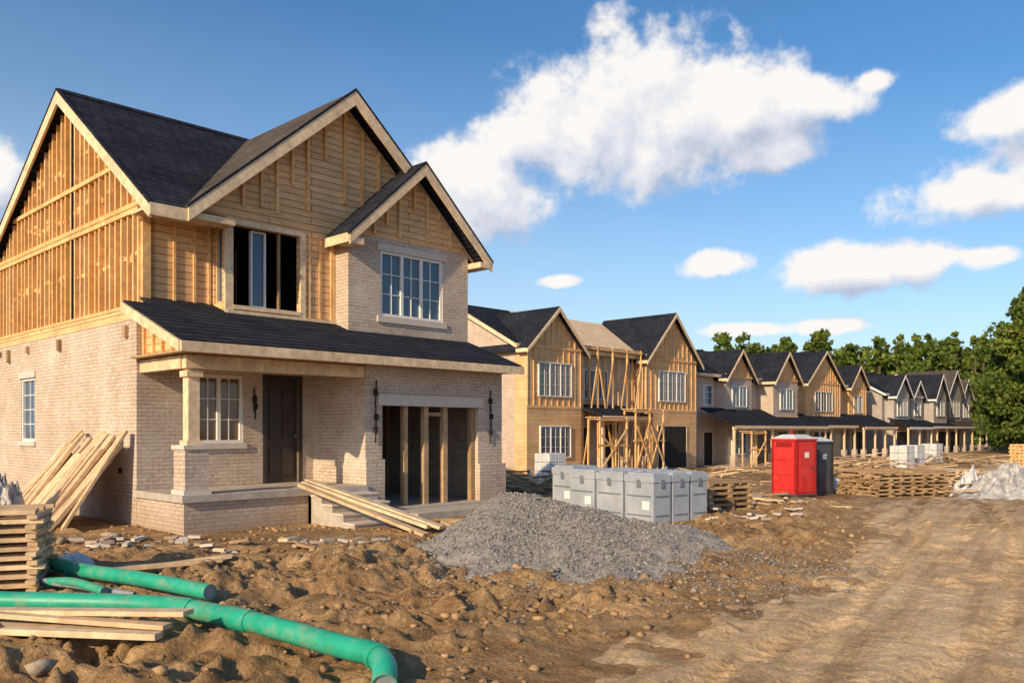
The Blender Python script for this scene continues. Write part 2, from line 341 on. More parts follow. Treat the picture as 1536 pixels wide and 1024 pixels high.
R.ext([(6.4, 19.8, 9.05), (14.3, 19.8, 9.05), (14.3, 26.4, 9.05-0.56*6.6), (6.4, 26.4, 9.05-0.56*6.6)], (0, 0, -0.1), SHING)
R.ext([(6.4, 19.65, 8.97), (6.4, 19.8, 9.09), (6.4, 19.95, 8.98)], (4.5, 0, 0), SHING)
gz = lambda u: GP-GS*abs(u-GC)
R.ext([(7.05, 15.05, gz(7.05)), (GC, 15.05, GP), (GC, 19.8, GP), (7.05, 15.22, gz(7.05))], (0, 0, -0.1), SHING_B)
R.ext([(14.35, 15.05, gz(14.35)), (GC, 15.05, GP), (GC, 19.9, GP), (14.35, 19.9, gz(14.35))], (0, 0, -0.1), SHING)
groof(R, 'v', 14.55, 15.9, 12.27, 2.02, 2.06, 7.65, 0.92, 0.92, 0.09, SHING)
R.ext([(6.08, 13.18, 3.16), (13.97, 13.18, 3.16), (13.97, 15.5, 4.02), (6.08, 15.5, 4.02)], (0, 0, -0.07), SHING)
R.ext([(6.6, 15.5, 4.02), (10.5, 15.5, 4.02), (10.5, 16.02, 4.2), (6.6, 16.02, 4.2)], (0, 0, -0.07), SHING)
FA = H['fascia']
rake(FA, 'u', 6.4, 19.8, 4.72, 6.5, 9.05, 0.70, 0.56, 0.24, 0.05, WOOD_T)
rake(FA, 'v', 15.05, GC, 3.69, 3.61, GP, GS, GS, 0.26, 0.05, WOOD_T)
rake(FA, 'v', 14.55, 12.27, 2.03, 2.07, 7.65, 0.92, 0.92, 0.22, 0.05, WOOD_T)
for (ax, p, c, hl, hr, pk, sl, sr) in (('u', 6.34, 19.8, 4.74, 6.5, 9.07, .70, .56), ('v', 14.99, GC, 3.71, 3.63, GP+.02, GS, GS), ('v', 14.49, 12.27, 2.06, 2.1, 7.67, .92, .92)):
    for sg, h_, s_ in ((-1, hl, sl), (1, hr, sr)):
        R.ext([P(ax,p,c,pk+.01), P(ax,p,c+sg*h_,pk-s_*h_+.01), P(ax,p,c+sg*h_,pk-s_*h_-.04), P(ax,p,c,pk-.045)], P(ax,.07,0,0), SHING)
FA.box(6.36, 7.07, 15.04, 15.1, 5.52, 5.74, WOOD_T); FA.box(6.4, 7.99, 15.1, 15.98, 5.68, 5.73, WOOD_T)
FA.box(7.05, 8.0, 15.07, 15.44, 5.6, 5.679, WOOD_T)
FA.box(10.22, 10.27, 14.53, 15.44, 5.58, 5.77, WOOD_T); FA.box(10.27, 10.5, 14.58, 15.44, 5.7, 5.75, WOOD_T)
FA.box(10.28, 10.6, 14.52, 14.94, 5.56, 5.69, WOOD_T); FA.box(13.96, 14.3, 14.52, 15.3, 5.56, 5.69, WOOD_T)
FA.box(14.3, 14.35, 14.5, 19.8, 5.6, 5.8, WOOD_T)
FA.box(6.05, 14.0, 13.13, 13.18, 2.96, 3.13, WOOD_T); FA.box(6.1, 13.97, 13.181, 13.262, 2.97, 3.03, WOOD_T)
FA.ext([(6.07, 13.18, 3.13), (6.07, 15.5, 3.99), (6.07, 15.5, 3.82), (6.07, 13.18, 2.96)], (-0.05, 0, 0), WOOD_T)
FA.ext([(6.08, 13.2, 2.97), (6.4, 13.2, 2.97), (6.4, 15.5, 3.82), (6.08, 15.5, 3.82)], (0, 0, 0.03), WOOD_P)
X = H['wall_fittings']
for (u, z) in ((8.62, 2.25), (8.64, 2.12), (10.22, 2.4), (10.24, 1.9), (10.22, 1.65), (13.42, 2.3), (13.45, 1.95), (13.43, 1.6)):
    pv = 15.49 if u < 9 else 13.64
    X.box(u, u+0.07, pv, pv+0.06, z, z+0.12, DARK); X.beam((u+.03, pv+.03, z-.2), (u+.05+random.uniform(-.03, .03), pv+.03, z+.3), .02, .02, DARK)
X.box(7.0, 7.1, 15.49, 15.55, 0.85, 1.0, DARK)
for (vv, zz) in ((16.2, 1.5), (16.2, 0.9)): X.box(6.29, 6.33, vv, vv+0.1, zz, zz+0.1, DARK)
H.done()

# ------------------------------------------------------------------ row houses
def rowhouse(name, U0, V0, Wd, Dp, zb, he, slope, gables, porches, wins, darks, lower, upper, roofm, trim, seed, battens=True, roof_patch=None, scaffold=None):
    rr = random.Random(seed)
    x, y = loc(U0, V0); h = House(name, x, y, zb, ROT)
    w = h['walls']; r = h['roof']; f = h['framing']; t = h['fascia']; wi = h['windows']; o = h['dark_panel_openings']
    w.box(0, Wd, 0, Dp, -1, 3.7, lower); w.box(0.04, Wd-0.04, 0.04, Dp, 3.7, he, upper)
    rz = he+slope*(Dp/2+0.4); c = Dp/2
    w.ext([(0.05, 0.05, he), (0.05, Dp, he), (0.05, c, he+slope*c)], (0.1, 0, 0), upper)
    w.ext([(Wd-0.15, 0.05, he), (Wd-0.15, Dp, he), (Wd-0.15, c, he+slope*c)], (0.1, 0, 0), upper)
    groof(r, 'u', -0.3, Wd+0.3, c, c+0.4, c+0.4, rz+0.1, slope, slope, 0.1, roofm)
    if roof_patch:
        a, b = roof_patch
        r.ext([(a, -0.42, he+0.13), (b, -0.42, he+0.13), (b, c, rz+0.13), (a, c, rz+0.13)], (0, 0, -0.02), WOOD_P)
    rake(t, 'u', -0.3, c, c+0.42, c+0.42, rz+0.1, slope, slope, 0.22, 0.05, trim)
    t.box(-0.3, Wd+0.3, -0.46, -0.41, he-0.12, he+0.1, trim)
    for (a, b, pr, pk, low, up) in gables:
        gc = (a+b)/2; hf = (b-a)/2; s = (pk-he)/(hf)
        if low: w.box(a, b, -pr, -0.001, -1, 3.7, low)
        w.box(a+0.03, b-0.03, -pr+0.03, 0.039, 3.701, he, up)
        gm = up if up is not BRICK else BOARD
        f.ext([(a+0.03, -pr+0.03, he), (b-0.03, -pr+0.03, he), (gc, -pr+0.03, pk-0.05)], (0, 0.1, 0), gm)
        groof(r, 'v', -pr-0.35, c, gc, hf+0.35, hf+0.35, pk+0.08, s, s, 0.1, roofm)
        rake(t, 'v', -pr-0.35, gc, hf+0.36, hf+0.36, pk+0.08, s, s, 0.2, 0.05, trim)
        t.box(a-0.36, a-0.33, -pr-0.35, -0.42, he-0.42, he-0.22, trim)
        n = int((b-a)/0.5)
        if battens or gm is BOARD:
            for k in range(n+1):
                u = a+0.06+k*(b-a-0.12)/n; zt = pk-0.15-s*abs(u-gc)
                f.box(u-0.035, u+0.035, -pr-0.02, -pr+0.029, he-0.0 if rr.random() < .7 else he+0.2, max(zt, he+0.05), WOOD)
                if up in (BOARD, BOARD_P, BOARD_DK) : f.box(u-0.03, u+0.03, -pr-0.015, -pr+0.029, 3.8, he-0.03, WOOD)
            f.box(a, b, -pr-0.03, -pr+0.028, he-0.1, he, WOOD); f.box(a, b, -pr-0.03, -pr+0.028, 3.65, 3.8, WOOD)
    for (a, b, v0, v1, z0, z1) in porches:
        r.ext([(a, v0, z0), (b, v0, z0), (b, v1, z1), (a, v1, z1)], (0, 0, -0.1), roofm)
        t.box(a, b, v0-0.04, v0, z0-0.22, z0-0.02, trim)
        n = max(2, int((b-a)/2.6))
        for k in range(n+1):
            u = a+0.25+k*(b-a-0.5)/n+rr.uniform(-.2, .2)*(0 < k < n); f.box(u-0.08, u+0.08, v0+0.15, v0+0.31, -0.6, z0-0.25, WOOD_T)
            w.box(u-0.2, u+0.2, v0+0.05, v0+0.45, -0.6, 0.9, lower)
        f.box(a+0.1, b-0.1, v0+0.16, v0+0.3, z0-0.33, z0-0.1, WOOD_T)
        w.box(a, b, v0, min(-0.002, v1), -0.8, 0.12, CONC)
    for (ax, p, a0, a1, z0, z1, nx, nz, pn) in wins: window(wi, ax, p, a0, a1, z0, z1, nx, nz, pn, WHITE, GLASS, -0.085, 0.06)
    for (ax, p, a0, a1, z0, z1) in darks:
        o.abox(ax, p-0.03, p-0.005, a0, a1, z0, z1, DARK)  # flat dark panel on the solid wall, painting the shade of an open room
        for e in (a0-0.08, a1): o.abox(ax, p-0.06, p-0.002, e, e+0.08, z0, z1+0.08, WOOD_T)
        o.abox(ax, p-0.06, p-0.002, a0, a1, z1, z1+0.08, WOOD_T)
    if scaffold:
        for (a, b, v0, v1, zt) in scaffold:
            sc = h['scaffold']; n = max(1, int((b-a)/1.3))
            for k in range(n+1):
                u = a+k*(b-a)/n
                for vv in (v0, v1): sc.beam((u+rr.uniform(-.05, .05), vv, -0.9), (u, vv, zt), 0.09, 0.09, WOOD)
                sc.beam((u, v0, zt-0.1), (u, v1, zt-0.1), 0.06, 0.1, WOOD)
                if k < n:
                    u2 = a+(k+1)*(b-a)/n; sc.beam((u, v0-.06, 0.2), (u2, v0-.06, zt-0.6), 0.05, 0.09, WOOD)
                    if rr.random() < .4: sc.beam((u2, v0-.09, 0.4), (u, v0-.09, zt-1.0), 0.05, 0.09, WOOD)
            for z in (zt*0.5, zt-0.15): sc.beam((a-.2, v0, z), (b+.2, v0, z), 0.06, 0.12, WOOD)
            for k in range(3): sc.box(a-.2, b+.2, v0+.05+k*.28, v0+.3+k*.28, zt-0.05, zt, WOOD_P)
    h.done(); return h

rowhouse('unfinished_townhouse', 33.35, 32.0, 17, 9.5, -0.75, 7.05, 0.52,
    [(0, 4.6, 0.9, 9.2, BOARD, BOARD), (11.0, 16.9, 0.9, 10.0, BOARD, BOARD)],
    [(4.7, 9.6, -2.4, -0.05, 3.3, 4.0)],
    [('v', -.87, 0.9, 3.7, 4.3, 6.2, 2, 3, 3), ('v', .04, 5.9, 8.2, 4.3, 6.1, 2, 3, 2), ('v', -.87, 12.4, 15.5, 4.3, 6.3, 2, 3, 3), ('v', -.9, 1.0, 3.6, 0.9, 2.7, 2, 3, 3)],
    [('v', 0, 5.2, 6.2, 0, 2.6), ('v', 0, 7.2, 9.4, 0, 2.8), ('v', -.9, 12.3, 15.6, 0, 2.7)],
    BRICK, BRICK, SHING, WOOD_T, 1, True, (4.4, 17.1),
    [(3.9, 6.4, -2.8, -2.0, 3.2), (7.0, 9.8, -3.0, -2.2, 3.7), (4.8, 10.6, -0.8, -0.15, 7.4)])
rowhouse('unfinished_townhouse', 53.8, 33.2, 14.4, 9, -0.95, 6.7, 0.5,
    [(2.6, 6.6, 0.8, 8.7, BRICK, BRICK), (8.9, 13.2, 1.4, 8.9, BRICK, BRICK)],
    [(-0.6, 8.4, -3.4, -0.6, 3.0, 4.3), (8.5, 15.6, -3.0, -0.6, 3.0, 4.1)],
    [('v', -.77, 3.5, 5.7, 4.4, 6.0, 2, 3, 2), ('v', -1.37, 10.0, 12.2, 4.3, 6.0, 2, 3, 2), ('v', -.8, 3.4, 5.6, 0.8, 2.6, 2, 3, 2), ('u', 0.04, 1.5, 3.0, 4.4, 6, 2, 2, 1), ('v', .04, 0.8, 2.0, 4.5, 6.0, 2, 3, 1)],
    [('v', 0, 0.8, 2.0, 0, 2.5), ('v', 0, 7.2, 8.4, 0, 2.5), ('v', -1.4, 9.7, 12.6, 0, 2.5)],
    BRICK, BRICK, SHING, WOOD_T, 2, True, None, [(0.2, 2.2, -4.2, -3.5, 2.6)])
rowhouse('unfinished_townhouse', 70.0, 33.9, 15.6, 10, -0.95, 6.9, 0.5,
    [(0.8, 8.0, 1.0, 9.7, BOARD_P, BOARD), (11.2, 15.4, 0.5, 8.9, BRICK_G, BOARD)],
    [(0.3, 8.2, -2.6, -1.0, 3.1, 3.9), (8.3, 16.4, -3.2, -0.4, 3.0, 4.2)],
    [('v', -.97, 2.6, 6.2, 4.3, 6.1, 2, 3, 3), ('v', -.47, 12.3, 14.3, 4.3, 6.0, 2, 3, 2), ('v', .04, 8.7, 10.4, 4.3, 6, 2, 3, 2)],
    [('v', -1.0, 2.4, 6.4, 0, 2.5), ('v', 0, 8.6, 10.0, 0, 2.5), ('v', -.5, 11.8, 14.8, 0, 2.5)],
    BRICK, BOARD, SHING, WOOD_T, 3, True)
rowhouse('unfinished_townhouse', 88.5, 33.0, 16.5, 9, -0.95, 6.3, 0.55,
    [(0.8, 5.2, 0.9, 8.3, BRICK_G, BRICK_G), (7.2, 10.8, 0.4, 8.0, BRICK_G, BRICK_G), (11.8, 16.2, 1.2, 8.9, BRICK, BRICK_G)],
    [(-0.3, 7, -2.8, -0.6, 3.0, 3.9), (7.2, 17.3, -2.2, -0.3, 3.1, 3.8)],
    [('v', -.87, 1.6, 4.4, 4.1, 5.8, 2, 3, 3), ('v', -1.17, 12.8, 15.2, 4.2, 5.9, 2, 3, 2), ('v', -.37, 8, 10, 4.2, 5.6, 2, 3, 2)],
    [('v', -.9, 1.4, 4.6, 0, 2.5), ('v', 0, 5.6, 6.8, 0, 2.5), ('v', -1.2, 12.2, 15.8, 0, 2.5)],
    BRICK_G, BRICK_G, SHING, WHITE, 4, False)
rowhouse('unfinished_townhouse', 107.5, 33.8, 12, 9, -0.95, 7.0, 0.5,
    [(0.8, 6.5, 0.9, 9.8, BRICK, BRICK_G), (7.6, 11.4, 0.5, 9.0, BRICK, BRICK_G)],
    [(-0.3, 12.5, -2.4, -0.6, 3.1, 3.9)],
    [('v', -.87, 2.0, 5.4, 4.2, 6.2, 2, 3, 3), ('v', -.47, 8.4, 10.6, 4.2, 6.0, 2, 3, 2)],
    [('v', -.9, 2.0, 5.4, 0, 2.5), ('v', 0, 7.0, 8.0, 0, 2.5)],
    BRICK_G, BRICK_G, SHING_B, WHITE, 5, False)

# ------------------------------------------------------------------ terrain
def vn(x, y, s):
    xi = np.floor(x); yi = np.floor(y); fx = x-xi; fy = y-yi
    xi = xi.astype(np.int64); yi = yi.astype(np.int64)
    def hs(a, b):
        h = (a*374761393+b*668265263+s*97463477) & 0xffffffff
        h = ((h ^ (h >> 13))*1274126177) & 0xffffffff
        h = h ^ (h >> 16); return (h & 0xffff)/65535.0
    fx = fx*fx*(3-2*fx); fy = fy*fy*(3-2*fy)
    return (hs(xi, yi)*(1-fx)+hs(xi+1, yi)*fx)*(1-fy)+(hs(xi, yi+1)*(1-fx)+hs(xi+1, yi+1)*fx)*fy
def rot2(x, y, a): return x*math.cos(a)-y*math.sin(a), x*math.sin(a)+y*math.cos(a)
def bill(x, y, f, s):
    x, y = rot2(x, y, .5+s*.7); return np.abs(2*vn(x*f, y*f, s)-1)
def ss(x, a, b):
    t = np.clip((x-a)/(b-a), 0, 1); return t*t*(3-2*t)
RY = np.array([-60, 0, 3, 5.9, 7.5, 10, 14, 20, 30, 45, 75, 130, 400.])
RX = np.array([-30, -3, -1.5, -.1, 1.36, 3.1, 5.5, 8.2, 13.2, 22.5, 42, 78, 250.])
def roads(x, y): return x-np.interp(y, RY, RX)+1.1*(vn(x*.45, y*.45, 5)-.5)+.5*(vn(x*1.5, y*1.5, 6)-.5)+.3*(vn(x*4, y*4, 7)-.5)
def HT(x, y):
    x = np.asarray(x, float); y = np.asarray(y, float)
    z = -0.85*ss(y, 17, 34)*ss(x, -3, 3)
    s = roads(x, y)
    road = ss(s, -1.2, .6)*(1-ss(s, 14, 17))
    U = CU*x+SU*y; V = -SU*x+CU*y
    du = np.maximum(np.maximum(6.3-U, U-14), 0); dv = np.maximum(np.maximum(12.2-V, V-26), 0)
    hm = 1-ss(np.hypot(du, dv), 0.0, 1.5)
    wx = x+.35*(vn(x*1.7, y*1.7, 31)-.5)+.14*(vn(x*5, y*5, 33)-.5); wy = y+.35*(vn(x*1.7, y*1.7, 32)-.5)+.14*(vn(x*5, y*5, 34)-.5)
    b = .14*(vn(x*.45, y*.45, 10)-.5)+.14*(.45-bill(wx, wy, .8, 11))+.12*(.45-bill(wx, wy, 1.9, 12))+.10*(.45-bill(wx, wy, 4.1, 15))+.07*(bill(wx, wy, 7.3, 13)-.45)+.045*(.45-bill(wx, wy, 13, 17))+.022*(vn(wx*24, wy*24, 14)-.5)
    b = b*(.5+1.0*vn(x*.6+4, y*.6, 16))
    d = s*.8
    trk = np.zeros_like(b)
    for c, wd in ((-1.6, .2), (-3.1, .2), (-4.6, .17)):
        q = (d-c-.5*(vn(x*.3, y*.3, int(40-c*3))-.5)); trk = trk-.085*np.exp(-(q/wd)**2)+.05*np.exp(-((np.abs(q)-wd*1.9)/(wd*.7))**2)
    b = b+trk*(1-ss(y, 14, 20))
    amp = (1-.93*road)*(1-.9*hm)*(1-.45*ss(y, 22, 40))*(1-ss(y, 150, 200))
    z = z+b*amp-.03
    z = z-.02*road+.07*np.exp(-((s+.9)/.55)**2)*vn(x*1.3, y*1.3, 21)*(1-hm)
    near = 1-ss(y, 30, 60)
    rt = 0
    for c in (1.3, 2.9, 4.4, 5.1, 6.3, 7.0):
        w = s-c-.35*(vn(x*.25, y*.25, 41)-.5)-1.1*(vn(x*.45, y*.45, 5)-.5)-.5*(vn(x*1.5, y*1.5, 6)-.5)-.3*(vn(x*4, y*4, 7)-.5)
        pr = np.exp(-(w/.17)**4); lug = np.sin((x*.55+y*.83)*2*np.pi/.19+np.abs(w)*22)
        k = .55+.65*vn(x*.5+c, y*.5, 43)
        rt = rt+k*(-.055*pr+.032*np.exp(-((np.abs(w)-.28)/.08)**2)+.015*pr*lug)
    z = z+road*near*(rt+.06*(vn(x*.9, y*.9, 22)-.5)+.035*(vn(x*4, y*4, 23)-.5)+.018*(vn(x*14, y*14, 24)-.5)+.06*ss(vn(x*2.2, y*2.2, 25), .66, .9)*vn(x*9, y*9, 26))
    return z
def g(x, y): return float(HT(np.array([x]), np.array([y]))[0])
def grow(a, step, lim, k=1.12):
    out = []
    while abs(a) < lim: a += step; step *= k; out.append(a)
    return out
xs = np.array(sorted(grow(-7, -.08, 900))+list(np.arange(-7, 8.5, .035))+grow(8.46, .07, 1500, 1.1))
ys = np.array(sorted(grow(4.4, -.1, 300, 1.3))+list(np.arange(4.4, 13, .03))+list(np.arange(13, 24, .07))+grow(24, .13, 2500, 1.06))
def gridmesh(name, X, Y, Z, mat):
    ny, nx = X.shape
    co = np.stack([X, Y, Z], -1).reshape(-1, 3).astype(np.float32)
    i = np.arange(ny*nx).reshape(ny, nx)
    q = np.stack([i[:-1, :-1], i[:-1, 1:], i[1:, 1:], i[1:, :-1]], -1).reshape(-1, 4)
    return rawmesh(name, co, q, mat, True)
def rawmesh(name, co, q, mat, smooth=False):
    k = q.shape[1]; me = bpy.data.meshes.new(name)
    me.vertices.add(len(co)); me.vertices.foreach_set('co', np.ascontiguousarray(co, dtype=np.float32).ravel())
    me.loops.add(q.size); me.loops.foreach_set('vertex_index', np.ascontiguousarray(q, dtype=np.int32).ravel())
    me.polygons.add(len(q)); me.polygons.foreach_set('loop_start', np.arange(0, q.size, k, dtype=np.int32))
    me.polygons.foreach_set('loop_total', np.full(len(q), k, dtype=np.int32))
    if smooth: me.polygons.foreach_set('use_smooth', np.ones(len(q), dtype=bool))
    me.materials.append(mat); me.update(calc_edges=True); me.validate()
    ob = bpy.data.objects.new(name, me); COL.objects.link(ob); return ob
def m_soil(name, dk, md, lt, b1=0.6, streak=.0):
    m, nt, b = newmat(name, 0.95, 0.1)
    co = objco(nt)
    n1 = noise(nt, co, 0.35, 5, 0.6); n2 = noise(nt, co, 3.0, 8, 0.7); n3 = noise(nt, co, 28, 6, 0.7)
    n4 = noise(nt, co, 1.0, 6, 0.65, (3.2, .22, 1), math.radians(32))   # wheel streaks along the road
    f = math_(nt, 'ADD', math_(nt, 'MULTIPLY', n1, 0.5), math_(nt, 'MULTIPLY', n2, 0.5))
    col = ramp(nt, f, [(0.38, dk), (0.5, md), (0.62, lt)])
    col = mix(nt, 1.0, col, ramp(nt, n3, [(0.3, 0.58), (0.68, 1.22)]), 'MULTIPLY')
    col = mix(nt, streak, col, ramp(nt, n4, [(0.36, (.52, .47, .42)), (0.56, (1.1, 1.1, 1.1))]), 'MULTIPLY')
    L(nt, col, b.inputs['Base Color'])
    hh = math_(nt, 'ADD', n2, math_(nt, 'MULTIPLY', n3, 0.45))
    bump(nt, b, hh, b1, 0.07)
    return m
SOIL = m_soil('churned_soil_and_shade', (0.25, 0.14, 0.065), (0.41, 0.255, 0.125), (0.60, 0.395, 0.205), 1.0, .35)  # darker than the road; this tone also paints in the shadow across the foreground
ROAD = m_soil('dry_road_dirt', (0.50, 0.325, 0.17), (0.66, 0.455, 0.255), (0.76, 0.55, 0.33), 0.75, .65)
X, Y = np.meshgrid(xs, ys)
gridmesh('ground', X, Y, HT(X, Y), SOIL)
rys = np.array(list(np.arange(3.0, 16, .03))+grow(16, .08, 330, 1.03))
rs = np.array(list(np.arange(-1.2, 9, .045))+list(np.arange(9, 16.5, .4)))
RSg, RYg = np.meshgrid(rs, rys); RXg = np.interp(RYg, RY, RX)+RSg
sv = roads(RXg, RYg)
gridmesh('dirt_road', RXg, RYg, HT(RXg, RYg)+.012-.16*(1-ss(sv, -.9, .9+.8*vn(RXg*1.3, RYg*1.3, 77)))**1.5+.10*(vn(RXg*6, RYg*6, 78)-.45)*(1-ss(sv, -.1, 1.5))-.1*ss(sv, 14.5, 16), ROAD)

# ------------------------------------------------------------------ rocks
import bmesh
bm = bmesh.new(); bmesh.ops.create_icosphere(bm, subdivisions=1, radius=1)
ICOV = np.array([v.co[:] for v in bm.verts]); ICOF = np.array([[v.index for v in f.verts] for f in bm.faces]); bm.free()
def rocks(name, pts, sizes, mat, flat=0.7):
    n = len(pts); k = len(ICOV)
    V = ICOV[None]*(1+rng.uniform(-.35, .35, (n, k, 1)))*sizes[:, None, None]
    V = V*np.stack([rng.uniform(.7, 1.3, n), rng.uniform(.7, 1.3, n), rng.uniform(flat*.6, flat*1.2, n)], -1)[:, None, :]
    a = rng.uniform(0, 6.28, n); c, s = np.cos(a)[:, None], np.sin(a)[:, None]
    V = np.stack([V[..., 0]*c-V[..., 1]*s, V[..., 0]*s+V[..., 1]*c, V[..., 2]], -1)+pts[:, None, :]
    F = ICOF[None]+np.arange(n)[:, None, None]*k
    return rawmesh(name, V.reshape(-1, 3), F.reshape(-1, 3), mat)
n = 28000
px_ = rng.uniform(-7.5, 8, n); py_ = 5+17*rng.random(n)**1.4
sz = .006+.05*rng.random(n)**6
s_ = roads(px_, py_); keep = (s_ < .2) | (rng.random(n) < .25)
sz = np.where(s_ > .3, sz*.6, sz)
clump = vn(px_*1.2, py_*1.2, 91); keep &= rng.random(n) < ss(clump, .25, .7)+.15
px_, py_, sz = px_[keep], py_[keep], sz[keep]
rocks('soil_clods', np.stack([px_, py_, HT(px_, py_)+sz*.15], -1), sz, CLOD)

def GP_(x, y):
    dx = x+.1; dy = y-13.7
    r = np.sqrt((dx/np.where(dx < 0, 1.25, 3.6))**2+(dy/np.where(dy < 0, 3.9, 1.6))**2)
    r = r*(1+.35*(vn(x*.8+9, y*.8, 61)-.5)+.15*(vn(x*2.5+9, y*2.5, 64)-.5))
    return .80*np.maximum(0, 1-np.sqrt(r*r+.012))**1.3-.05*ss(r, .8, 1.1)+.06*(vn(x*3, y*3, 62)-.5)*(1-ss(r, .8, 1))+HT(x, y)*.5*ss(r, .3, .9)+.025*(vn(x*14, y*14, 63)-.5)-.2*ss(r, 1.0, 1.15)
gx, gy = np.meshgrid(np.arange(-1.9, 3.9, .03), np.arange(9.2, 15.6, .03))
gridmesh('gravel_pile', gx, gy, GP_(gx, gy), GRAVEL)
gp = bpy.data.objects['gravel_pile']
n = 17000; ax_ = rng.normal(.7, 1.4, n); ay_ = rng.normal(12.3, 1.7, n)
zz = GP_(ax_, ay_); ok = (zz > HT(ax_, ay_)-.03) & (ay_ > 9.3) & (ay_ < 15.5) & (ax_ > -1.8) & (ax_ < 3.8)
sz = .008+.02*rng.random(n)**3
st = rocks('stones', np.stack([ax_, ay_, zz+sz*.3], -1)[ok], sz[ok], GRAVEL); st.parent = gp
n = 7500; ax_ = rng.normal(1.4, 1.5, n); ay_ = rng.normal(10.8, 1.2, n); sz = .008+.018*rng.random(n)**3
st = rocks('spilled_stones', np.stack([ax_, ay_, HT(ax_, ay_)+sz*.3], -1), sz, GRAVEL); st.parent = gp

# ------------------------------------------------------------------ site objects
def TR(x, y, z, r=0): return Matrix.Translation((x, y, z)) @ Matrix.Rotation(math.radians(r), 4, 'Z')
def catmull(pts, n=10):
    P_ = [Vector(p) for p in pts]; P_ = [P_[0]*2-P_[1]]+P_+[P_[-1]*2-P_[-2]]; out = []
    for i in range(1, len(P_)-2):
        for k in range(n):
            t = k/n; a, b, c, d = P_[i-1:i+3]
            out.append(0.5*((2*b)+(-a+c)*t+(2*a-5*b+4*c-d)*t*t+(-a+3*b-3*c+d)*t**3))
    out.append(P_[-2]); return out
def tube(m, path, r, mat, capmat, nseg=20, rfun=None):
    rings = []
    for i, p in enumerate(path):
        d = (path[min(i+1, len(path)-1)]-path[max(i-1, 0)]).normalized()
        sx = d.cross(Vector((0, 0, 1))).normalized(); sz_ = sx.cross(d)
        rr = rfun(i) if rfun else r
        rings.append([p+(sx*math.cos(a)+sz_*math.sin(a))*rr for a in [2*math.pi*k/nseg for k in range(nseg)]])
    vs = [v for R_ in rings for v in R_]; fs = []
    for i in range(len(rings)-1):
        for k in range(nseg): fs.append((i*nseg+k, i*nseg+(k+1) % nseg, (i+1)*nseg+(k+1) % nseg, (i+1)*nseg+k))
    m.add(vs, fs, mat)
    for e in (0, -1):
        p = path[e]; R_ = rings[e]; dn = (path[e]-path[1 if e == 0 else -2]).normalized()
        inner = [p+(q-p)*0.9 for q in R_]; deep = [q-dn*0.012 for q in inner]
        m.add(list(R_)+inner+deep, [(k, (k+1) % nseg, nseg+(k+1) % nseg, nseg+k) for k in range(nseg)]+[(nseg+k, nseg+(k+1) % nseg, 2*nseg+(k+1) % nseg, 2*nseg+k) for k in range(nseg)], mat)
        m.add(deep, [tuple(range(nseg))], capmat)
def pipe(name, pts, r, mat, joints=()):
    m = MB()
    def gm(x, y): return sum(g(x+a, y+b_) for a in (-.5, -.25, 0, .25, .5) for b_ in (-.4, -.2, 0, .2, .4))/25
    lift = [(x, y, gm(x, y)+.045+r*0.9+dz) for x, y, dz in pts]
    path = catmull(lift, 12)
    tube(m, path, r, mat, PIPE_G if mat is PIPE else DARK, 28)
    for j in joints:
        i = int(j*(len(path)-6)); tube(m, [path[i], path[i]+(path[i+1]-path[i])*.3, path[i+1], path[i+3]], r*1.12, mat, mat, 28)
    ob = m.build(name, smooth=True)
    ob.modifiers.new('e', 'EDGE_SPLIT').split_angle = math.radians(50)
    return ob
pipe('green_drain_pipe', [(-6.2, 8.1, .02), (-4.83, 7.9, .02), (-3.2, 7.65, .02), (-2.1, 6.85, .02), (-1.25, 6.15, .02), (-.98, 5.9, .02), (-.86, 5.7, .0), (-.83, 5.52, -.06)], .085, PIPE, (.32, .42, .8))
pipe('green_drain_pipe', [(-6.4, 10.9, .02), (-5.7, 10.2, .04), (-4.85, 9.55, .04), (-3.9, 8.9, .05), (-2.95, 8.3, .03)], .078, PIPE, (.45,))
pipe('grey_conduit_pipe', [(-5.5, 9.5, .0), (-4.9, 9.1, .03), (-4.3, 8.75, .02), (-3.8, 8.55, .0)], .033, PIPE_G, (.4, .7))
pipe('green_conduit_pipe', [(-5.1, 9.25, .0), (-4.6, 8.9, .06), (-4.1, 8.55, .02)], .045, PIPE)

def planks(name, items, mat=WOOD_P):
    m = MB()
    for (x, y, r, l, w, t, dz) in items:
        a = math.radians(r); dx, dy = math.cos(a)*l/2, math.sin(a)*l/2
        z0 = g(x-dx, y-dy); z1 = g(x+dx, y+dy); zc = g(x, y)
        zm = max((z0+z1)/2, zc)
        m.beam((x-dx, y-dy, zm+(z0-z1)*.3+dz+t/2+.03), (x+dx, y+dy, zm+(z1-z0)*.3+dz+t/2+.03), w, t, mat)
    return m.build(name, bevel=.004)
planks('wood_planks', [(-3.95, 6.85, -13, 2.5, .14, .04, .05), (-3.85, 7.0, -14, 2.7, .14, .04, .05), (-3.9, 6.7, -12, 2.5, .1, .05, .0), (-3.85, 6.9, -13.5, 2.4, .12, .04, .095)])
planks('wood_planks', [(-4.2, 10.0, 28, 1.5, .14, .045, .03), (-4.05, 10.2, 24, 1.3, .12, .045, .03)])
planks('wood_planks', [(-5.2, 8.3, 10, .8, .1, .04, .05)])
m = MB()
for k, (du, e) in enumerate(((0, 0), (.16, .1), (.31, -.05))):
    a = loc(8.35+du*.9, 13.35+.1*k); b = loc(9.05+du, 10.7+e)
    m.beam((a[0], a[1], .72+.03*k), (b[0], b[1], g(*b)+.06+.03*k), .17, .055, WOOD_P)
m.build('leaning_planks', bevel=.004)
m = MB()
